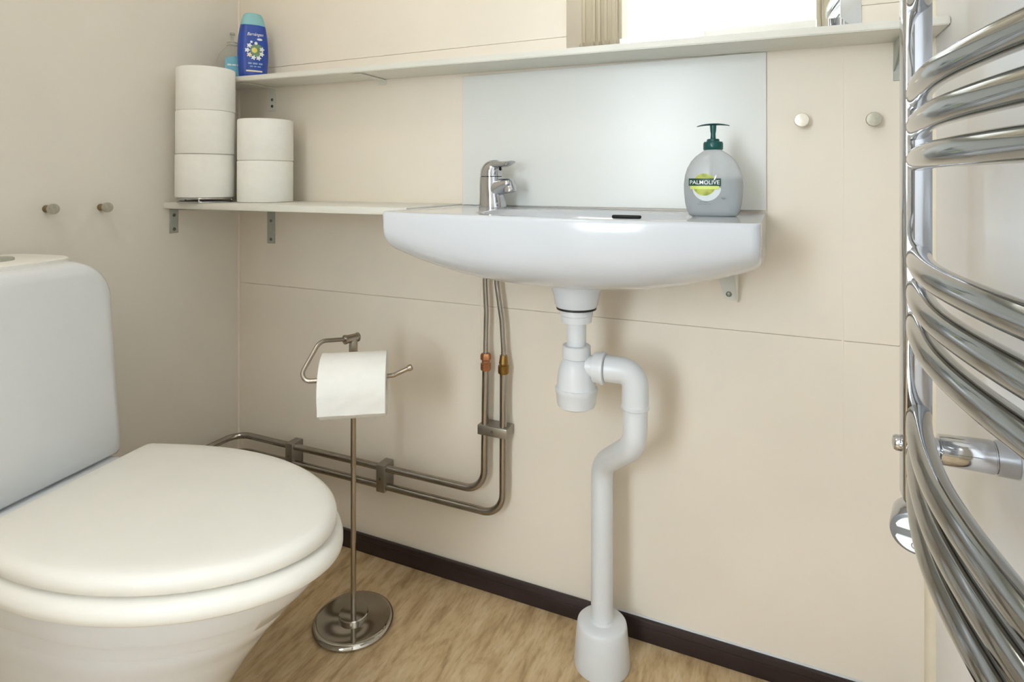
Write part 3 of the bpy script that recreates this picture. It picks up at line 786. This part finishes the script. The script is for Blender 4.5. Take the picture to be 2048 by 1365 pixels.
# ------------------------------------------------------------------ drain trap and waste pipe
def make_drain():
    DXc, DYc = 0.9605, -0.160
    t = thing('drain_trap', 'white plastic bottle trap and waste pipe running from basin to floor', 'drain pipe', (DXc, DYc, 0))
    def LT(nm, prof, m='pvc', seg=40):
        bm = new(); lathe(bm, prof, seg=seg); return link_mesh(nm, bm, m, t, 38)
    LT('gasket', [(0.0330, 0.6400), (0.0335, 0.6385), (0.0330, 0.6365)], 'rubber')
    LT('top_nut', [(0.0270, 0.6365), (0.0275, 0.6355), (0.0275, 0.6270), (0.0262, 0.6258), (0.0250, 0.6150), (0.0180, 0.6145)])
    LT('tailpiece', [(0.0160, 0.620), (0.0160, 0.560)])
    LT('inlet_nut', [(0.0225, 0.5760), (0.0235, 0.5750), (0.0240, 0.5560), (0.0228, 0.5550)])
    LT('trap_body', [(0.0180, 0.5560), (0.0225, 0.5520), (0.0270, 0.5440), (0.0300, 0.5330), (0.0320, 0.5180), (0.0325, 0.5060)])
    LT('trap_cap', [(0.0325, 0.5070), (0.0352, 0.5055), (0.0352, 0.4990), (0.0340, 0.4970), (0.0328, 0.4840), (0.0310, 0.4765), (0.0260, 0.4735), (0.012, 0.4725)])
    # outlet arm
    zA = 0.5430
    ax = Vector((1, 0.02, 0)).normalized()
    ex, ey = 1.058 - DXc, 0.004
    bm = new(); tube(bm, [(0.018, 0, zA), (ex - 0.030, ey * 0.8, zA)], 0.0180, 28); link_mesh('arm', bm, 'pvc', t)
    bm = new(); lathe(bm, [(0.0205, 0.0), (0.0238, 0.001), (0.0246, 0.008), (0.0246, 0.013), (0.0262, 0.0135), (0.0262, 0.0185), (0.0215, 0.0195)], (0.030, 0, zA), ax, 36); link_mesh('arm_nut', bm, 'pvc', t, 38)
    bm = new(); tube(bm, fillet([(0.050, 0.0015, zA), (ex, ey, zA), (ex, ey, 0.486)], 0.034, 14), 0.0212, 32); link_mesh('elbow', bm, 'pvc', t, 50)
    bm = new(); lathe(bm, [(0.0213, 0.484), (0.0222, 0.485), (0.0222, 0.489), (0.0213, 0.490)], (ex, ey, 0), seg=36); link_mesh('elbow_rim', bm, 'pvc', t)
    fx, fy = 0.9835 - DXc, -0.086 - DYc
    pts = fillet([(ex, ey, 0.486), (ex, ey, 0.425), (fx, fy, 0.350), (fx, fy, 0.070)], [0.05, 0.05], 10)
    bm = new(); tube(bm, pts, 0.0192, 32); link_mesh('waste_pipe', bm, 'pvc', t, 50)
    bm = new(); lathe(bm, [(0.0485, 0.0003), (0.0490, 0.003), (0.0440, 0.066), (0.0428, 0.0715), (0.0400, 0.0745), (0.0300, 0.0755), (0.0215, 0.0765), (0.0200, 0.0810)], (fx, fy, 0), seg=48); link_mesh('floor_collar', bm, 'pvc', t, 45)
    return t
make_drain()

# ------------------------------------------------------------------ roll holder
def make_holder():
    hx, hy = 0.523, -0.191
    t = thing('roll_holder', 'free-standing brushed steel toilet roll holder with round base', 'roll holder', (hx, hy, 0))
    L = lambda p: (p[0] - hx, p[1] - hy, p[2])
    bm = new(); lathe(bm, [(0.0740, 0.0003), (0.0760, 0.003), (0.0765, 0.006), (0.0750, 0.0095), (0.0715, 0.0125), (0.0692, 0.0130), (0.0668, 0.0126), (0.040, 0.0135), (0.0275, 0.0140), (0.0275, 0.0195), (0.0262, 0.0212), (0.010, 0.0216)], seg=72)
    link_mesh('base', bm, 'polished', t, 30)
    bm = new(); lathe(bm, [(0.0052, 0.0205), (0.0048, 0.300), (0.0048, 0.300), (0.0052, 0.301), (0.0052, 0.530)], seg=20); link_mesh('pole', bm, 'nickel', t, 30)
    bm = new(); lathe(bm, [(0.0080, 0.505), (0.0082, 0.506), (0.0082, 0.546), (0.0076, 0.548)], seg=24); link_mesh('pole_sleeve', bm, 'nickel', t, 30)
    ad = (Vector((0.5045, -0.2455, 0.5535)) - Vector((0.523, -0.191, 0.5475))); ad.z = 0; ad.normalize()
    bm = new(); lathe(bm, [(0.0070, -0.0110), (0.0090, -0.0105), (0.0090, -0.0080), (0.0078, -0.0075), (0.0078, 0.0155), (0.0090, 0.0160), (0.0090, 0.0190), (0.0050, 0.0195)], (0, 0, 0.5475), ad, 24); link_mesh('arm_joint', bm, 'nickel', t, 30)
    a0 = Vector((0.523, -0.191, 0.5475))
    AX = Vector((0.835, 0.55, 0.018)).normalized(); RC = Vector((0.5735, -0.2500, 0.4950))
    pts = [a0 + ad * 0.012, Vector((0.4955, -0.2520, 0.5535)), RC - AX * 0.099, RC + AX * 0.068, RC + AX * 0.098 + Vector((0, 0, 0.012))]
    bm = new(); tube(bm, [L(p) for p in fillet(pts, [0.024, 0.015, 0.02], 10)], 0.0040, 16); link_mesh('arm', bm, 'nickel', t)
    e = (pts[-1] - pts[-2]).normalized()
    bm = new(); lathe(bm, [(0.0042, -0.004), (0.0056, -0.003), (0.0056, 0.003), (0.0040, 0.0045)], L(pts[-1]), e, 18); link_mesh('arm_tip', bm, 'nickel', t)
    # the roll hanging on the arm
    ax = Vector((AX.x, AX.y, 0)).normalized()
    R, Wd = 0.0560, 0.1150
    cen = Vector((0.5735, -0.2500, 0.4830)) - ax * (Wd / 2)
    r = thing('toilet_roll', 'part-used toilet roll hanging on the arm of the roll holder', 'toilet roll', cen)
    ri = 0.0185
    ee = 0.002
    bm = new(); lathe(bm, [(ri, ee), (ri + ee, 0), (R - ee, 0), (R, ee), (R, Wd - ee), (R - ee, Wd), (ri + ee, Wd), (ri, Wd - ee), (ri, ee)], (0, 0, 0), ax, 64, False, False); link_mesh('paper', bm, 'paper', r)
    bm = new(); lathe(bm, [(ri, 0.001), (ri, Wd - 0.001), (ri - 0.001, Wd - 0.001), (ri - 0.001, 0.001), (ri, 0.001)], (0, 0, 0), ax, 40, False, False); link_mesh('core', bm, 'card', r)
    up = Vector((0, 0, 1)); fr = ax.cross(up).normalized()
    if fr.y > 0: fr = -fr
    bm = new(); rings = []
    rr = random.Random(5)
    for k in range(34):
        a = math.radians(120) * (1 - min(k, 22) / 22)
        drop = 0.0031 * max(0, k - 22)
        ring = []
        for j in range(13):
            h = 0.0010 + (Wd - 0.002) * j / 12
            wob = 0.0007 * math.sin(j * 1.1 + k * 0.6) * min(1.0, k / 22)
            q = fr * math.cos(a) + up * math.sin(a)
            ring.append(ax * h + q * (R + 0.0010 + wob) - up * drop - fr * (0.0004 * max(0, k - 22)))
        rings.append(ring)
    loft(bm, rings, False, False, closed=False)
    link_mesh('loose_sheet', bm, 'paper', r, 60)
make_holder()

# ------------------------------------------------------------------ toilet
def make_toilet():
    t = thing('toilet', 'white toilet with closed cream-white lid and rounded cistern', 'toilet', (0.0944, -0.598, 0), math.radians(8.97))
    def egg(a0, ac, a1, wb_, w, n=1.95, N=72, rc=0.018):
        """outline: straight back at a0 (half width wb_), widest w at ac, tip a1"""
        pts = []
        half = []
        NB = 12
        for k in range(40):
            th = PI / 2 * k / 39
            c, s = math.cos(th), math.sin(th)
            half.append((ac + (a1 - ac) * c ** (2 / n), w * s ** (2 / n)))
        for k in range(1, NB + 1):
            f = k / NB
            a = ac + (a0 + rc - ac) * f
            half.append((a, w + (wb_ - w) * f ** 1.8))
        for k in range(1, 7):
            th = PI / 2 * k / 6
            half.append((a0 + rc - rc * math.sin(th), wb_ - rc + rc * math.cos(th)))
        half.append((a0, wb_ * 0.5)); half.append((a0, wb_ * 0.2))
        return half + [(a, -b) for a, b in reversed(half[1:])]
    def off(o, d):
        n = len(o); out = []
        for i in range(n):
            p, q = Vector(o[i - 1]), Vector(o[(i + 1) % n])
            tg = (q - p); 
            if tg.length < 1e-9: out.append(o[i]); continue
            tg.normalize(); nn = Vector((tg.y, -tg.x))
            out.append((o[i][0] + nn.x * d, o[i][1] + nn.y * d))
        return out
    def rings_of(o, spec):
        out = []
        cxm = (min(p[0] for p in o) + max(p[0] for p in o)) / 2
        for d, z in spec:
            if abs(d) < 0.013: out.append([(x, y, z) for x, y in off(o, d)])
            else:
                f = 1 - abs(d) / 0.17
                out.append([(cxm + (x - cxm) * (1 - (1 - f) * 0.77), y * f, z) for x, y in o])
        return out
    lid = egg(0.200, 0.365, 0.641, 0.147, 0.167)
    c = lid; ar = sum(c[i][0] * c[(i + 1) % len(c)][1] - c[(i + 1) % len(c)][0] * c[i][1] for i in range(len(c)))
    sg = -1 if ar > 0 else 1      # make positive d shrink
    S = lambda spec: [(-sg * -1 * d if False else d * (1 if ar < 0 else -1), z) for d, z in spec]
    bm = new(); loft(bm, rings_of(lid, S([(0.010, 0.3745), (0.002, 0.3755), (0.0, 0.378), (0.0, 0.386), (0.0015, 0.3915), (0.0060, 0.3962), (0.0120, 0.3985), (0.030, 0.3995), (0.070, 0.4000)]))); link_mesh('lid', bm, 'lidplastic', t, 50)
    seat = egg(0.190, 0.365, 0.650, 0.150, 0.174)
    bm = new(); loft(bm, rings_of(seat, S([(0.016, 0.3440), (0.004, 0.3445), (0.0, 0.3480), (0.0, 0.3560), (0.002, 0.3630), (0.009, 0.3690), (0.020, 0.3710), (0.050, 0.3712)]))); link_mesh('seat', bm, 'lidplastic', t, 50)
    for s in (-1, 1):
        bm = new(); lathe(bm, [(0.011, -0.022), (0.012, -0.020), (0.012, 0.020), (0.011, 0.022)], (0.183, s * 0.085, 0.368), (0, 1, 0), 24); link_mesh('hinge', bm, 'lidplastic', t)
    # bowl
    spec = [  # z, a0, ac, a1, wb, w
        (0.3435, 0.150, 0.360, 0.632, 0.148, 0.162), (0.3400, 0.148, 0.360, 0.633, 0.149, 0.164), (0.3200, 0.146, 0.360, 0.620, 0.148, 0.159), (0.3060, 0.145, 0.360, 0.608, 0.146, 0.154),
        (0.3045, 0.145, 0.360, 0.602, 0.145, 0.151), (0.2810, 0.142, 0.355, 0.584, 0.141, 0.145), (0.2790, 0.142, 0.355, 0.579, 0.140, 0.142), (0.2400, 0.135, 0.345, 0.547, 0.132, 0.133),
        (0.1900, 0.125, 0.330, 0.510, 0.122, 0.122), (0.1300, 0.110, 0.310, 0.472, 0.112, 0.112), (0.0700, 0.095, 0.300, 0.450, 0.108, 0.108), (0.0250, 0.085, 0.300, 0.448, 0.110, 0.110), (0.0005, 0.080, 0.300, 0.455, 0.113, 0.113)]
    low = spec[6:]; fine = spec[:6]
    for i in range(len(low) - 1):
        p0, p1, p2, p3 = low[max(0, i - 1)], low[i], low[i + 1], low[min(len(low) - 1, i + 2)]
        for k in range(5):
            f = k / 5
            fine.append(tuple(0.5 * (2 * b + (c - a) * f + (2 * a - 5 * b + 4 * c - d) * f * f + (3 * b - a - 3 * c + d) * f ** 3) if q else b + (c - b) * f
                              for q, (a, b, c, d) in enumerate(zip(p0, p1, p2, p3))))
    fine.append(low[-1])
    bm = new(); loft(bm, [[(x, y, z) for x, y in egg(a0, ac, a1, wb_, w_)] for z, a0, ac, a1, wb_, w_ in fine]); link_mesh('bowl', bm, 'wcporcelain', t, 32)
    # rear deck under the cistern
    bm = new(); add_box(bm, (-0.045, -0.136, 0.0005), (0.205, 0.136, 0.3700), 0.010, 4); link_mesh('pedestal', bm, 'wcporcelain', t, 50)
    # cistern
    def tank(a, hb, ht, zb, zt, rt, rb=0.020):
        pts = []
        # right side going up, rounded top corners, down the left
        for k in range(7):
            th = PI / 2 * k / 6
            pts.append((hb - rb + rb * math.sin(th), zb + rb - rb * math.cos(th)))
        for k in range(13):
            th = PI / 2 * k / 12
            pts.append((ht - rt + rt * math.cos(th), zt - rt + rt * math.sin(th)))
        return [(a, y, z) for y, z in pts] + [(a, -y, z) for y, z in reversed(pts)]
    bm = new()
    loft(bm, [tank(-0.048, 0.166, 0.150, 0.374, 0.712, 0.070, 0.008), tank(0.040, 0.160, 0.146, 0.373, 0.718, 0.070, 0.008), tank(0.110, 0.146, 0.130, 0.373, 0.718, 0.070, 0.008), tank(0.142, 0.139, 0.122, 0.3735, 0.714, 0.068, 0.008), tank(0.1475, 0.136, 0.117, 0.379, 0.708, 0.064, 0.010), tank(0.1500, 0.126, 0.106, 0.394, 0.694, 0.056, 0.012)])
    link_mesh('cistern', bm, 'wcporcelain', t, 50)
    bm = new(); rings = []
    for z, g in ((0.716, 0.0), (0.7215, 0.0), (0.7235, 0.003)):
        rings.append([(0.045 + (0.078 - g) * math.copysign(abs(math.cos(a)) ** 0.5, math.cos(a)), (0.086 - g) * math.copysign(abs(math.sin(a)) ** 0.5, math.sin(a)), z) for a in [2 * PI * k / 48 for k in range(48)]])
    loft(bm, rings); link_mesh('cistern_lid', bm, 'lidplastic', t, 40)
    bm = new(); lathe(bm, [(0.026, 0.7230), (0.026, 0.7265), (0.024, 0.7280), (0.010, 0.7285)], (0.050, 0.0, 0), seg=32); b = link_mesh('flush_button', bm, 'zinc', t)
    return t
make_toilet()

# ------------------------------------------------------------------ towel radiator
def make_radiator():
    t = thing('towel_radiator', 'chrome curved-bar towel radiator mounted on the side wall', 'radiator', (1.405, -0.36, 0.51))
    O = Vector((1.405, -0.36, 0.51))
    L = lambda p: Vector(p) - O
    yA, yB = -0.371, -0.714
    for y0_, y1_ in ((yA, yA + 0.026), (yB - 0.026, yB)):
        bm = new(); add_box(bm, L((1.3875, y0_, 0.512)), L((1.4135, y1_, 1.325)), 0.0035, 3); link_mesh('post', bm, 'chrome', t)
    heights = [b + d for b in (0.541, 0.706, 0.871, 1.036, 1.201) for d in (0.0, 0.0325, 0.065)]
    for z in heights:
        pts = []
        N = 40
        for k in range(N + 1):
            f = k / N
            y = yA + 0.001 + (yB - yA - 0.002) * f
            bow = (1 - abs(2 * f - 1) ** 1.8)
            pts.append(L((1.4015 - 0.0185 * bow, y, z)))
        bm = new(); tube(bm, pts, 0.0112, 24); link_mesh('bar', bm, 'bars', t, 60)
    for y in (yA + 0.020, yB - 0.020):
        for z in (0.567, 1.262):
            b = None
            bm = new(); lathe(bm, [(0.0110, 0.0), (0.0110, 0.008), (0.0150, 0.0085), (0.0155, 0.0100), (0.0168, 0.054), (0.0160, 0.0545), (0.0160, 0.0555), (0.0175, 0.0560), (0.0180, 0.0730)], L((1.4132, y, z)), (1, 0, 0), 32)
            b = link_mesh('wall_bracket', bm, 'chrome', t, 35)
            bm = new(); lathe(bm, [(0.0085, 0.0), (0.0085, 0.004), (0.0070, 0.0065), (0.003, 0.0075)], L((1.3878, y, z)), (-1, 0, 0), 24); link_mesh('bracket_cap', bm, 'chrome', t)
    # heating control under the far post
    ax = Vector((-0.22, -1.0, -0.16)).normalized()
    cc = Vector((1.4030, -0.352, 0.4890))
    bm = new(); lathe(bm, [(0.017, -0.012), (0.0210, -0.009), (0.0232, -0.003), (0.0238, 0.022), (0.0230, 0.0255), (0.0212, 0.0262)], L(cc), ax, 40); ct = link_mesh('control', bm, 'chrome', t, 40)
    bm = new(); lathe(bm, [(0.0232, 0.0238), (0.0228, 0.0262), (0.0215, 0.0272), (0.010, 0.0274)], L(cc), ax, 40); link_mesh('control_face', bm, 'ctrl', ct, 40)
    u = Vector((1, 0, 0)); u = (u - ax * u.dot(ax)).normalized(); v = ax.cross(u).normalized()
    if v.z < 0: v = -v
    fo = L(cc) + ax * 0.0275
    def plate(nm, outline, th, m):
        bm = new(); loft(bm, [[fo + u * x + v * y for x, y in outline], [fo + u * x + v * y + ax * th for x, y in outline]]); return link_mesh(nm, bm, m, ct, 30)
    for s in (1, -1):
        o = [(-0.0165, s * 0.0045), (0.0165, s * 0.0045)] + [(0.0190 * math.cos(a), s * 0.0190 * math.sin(a)) for a in [math.radians(22 + 136 * k / 12) for k in range(13)]]
        plate('button', o, 0.0012, 'button')
    fo = fo + ax * 0.0013
    plate('mark', [(-0.005, 0.0108), (0.005, 0.0108), (0.005, 0.0122), (-0.005, 0.0122)], 0.0003, 'grey_ink')
    bm = new(); tube(bm, [fo + u * (0.0034 * math.cos(a)) + v * (-0.0115 + 0.0034 * math.sin(a)) for a in [PI * 0.62 + PI * 1.76 * k / 20 for k in range(21)]], 0.0005, 6); link_mesh('mark', bm, 'grey_ink', ct)
    plate('mark', [(-0.0005, -0.0115), (0.0005, -0.0115), (0.0005, -0.0075), (-0.0005, -0.0075)], 0.0003, 'grey_ink')
    bm = new(); tube(bm, [L((1.4055, -0.358, 0.513)), L((1.4055, -0.354, 0.500))], 0.011, 20); link_mesh('control_neck', bm, 'chrome', t)
    return t
make_radiator()
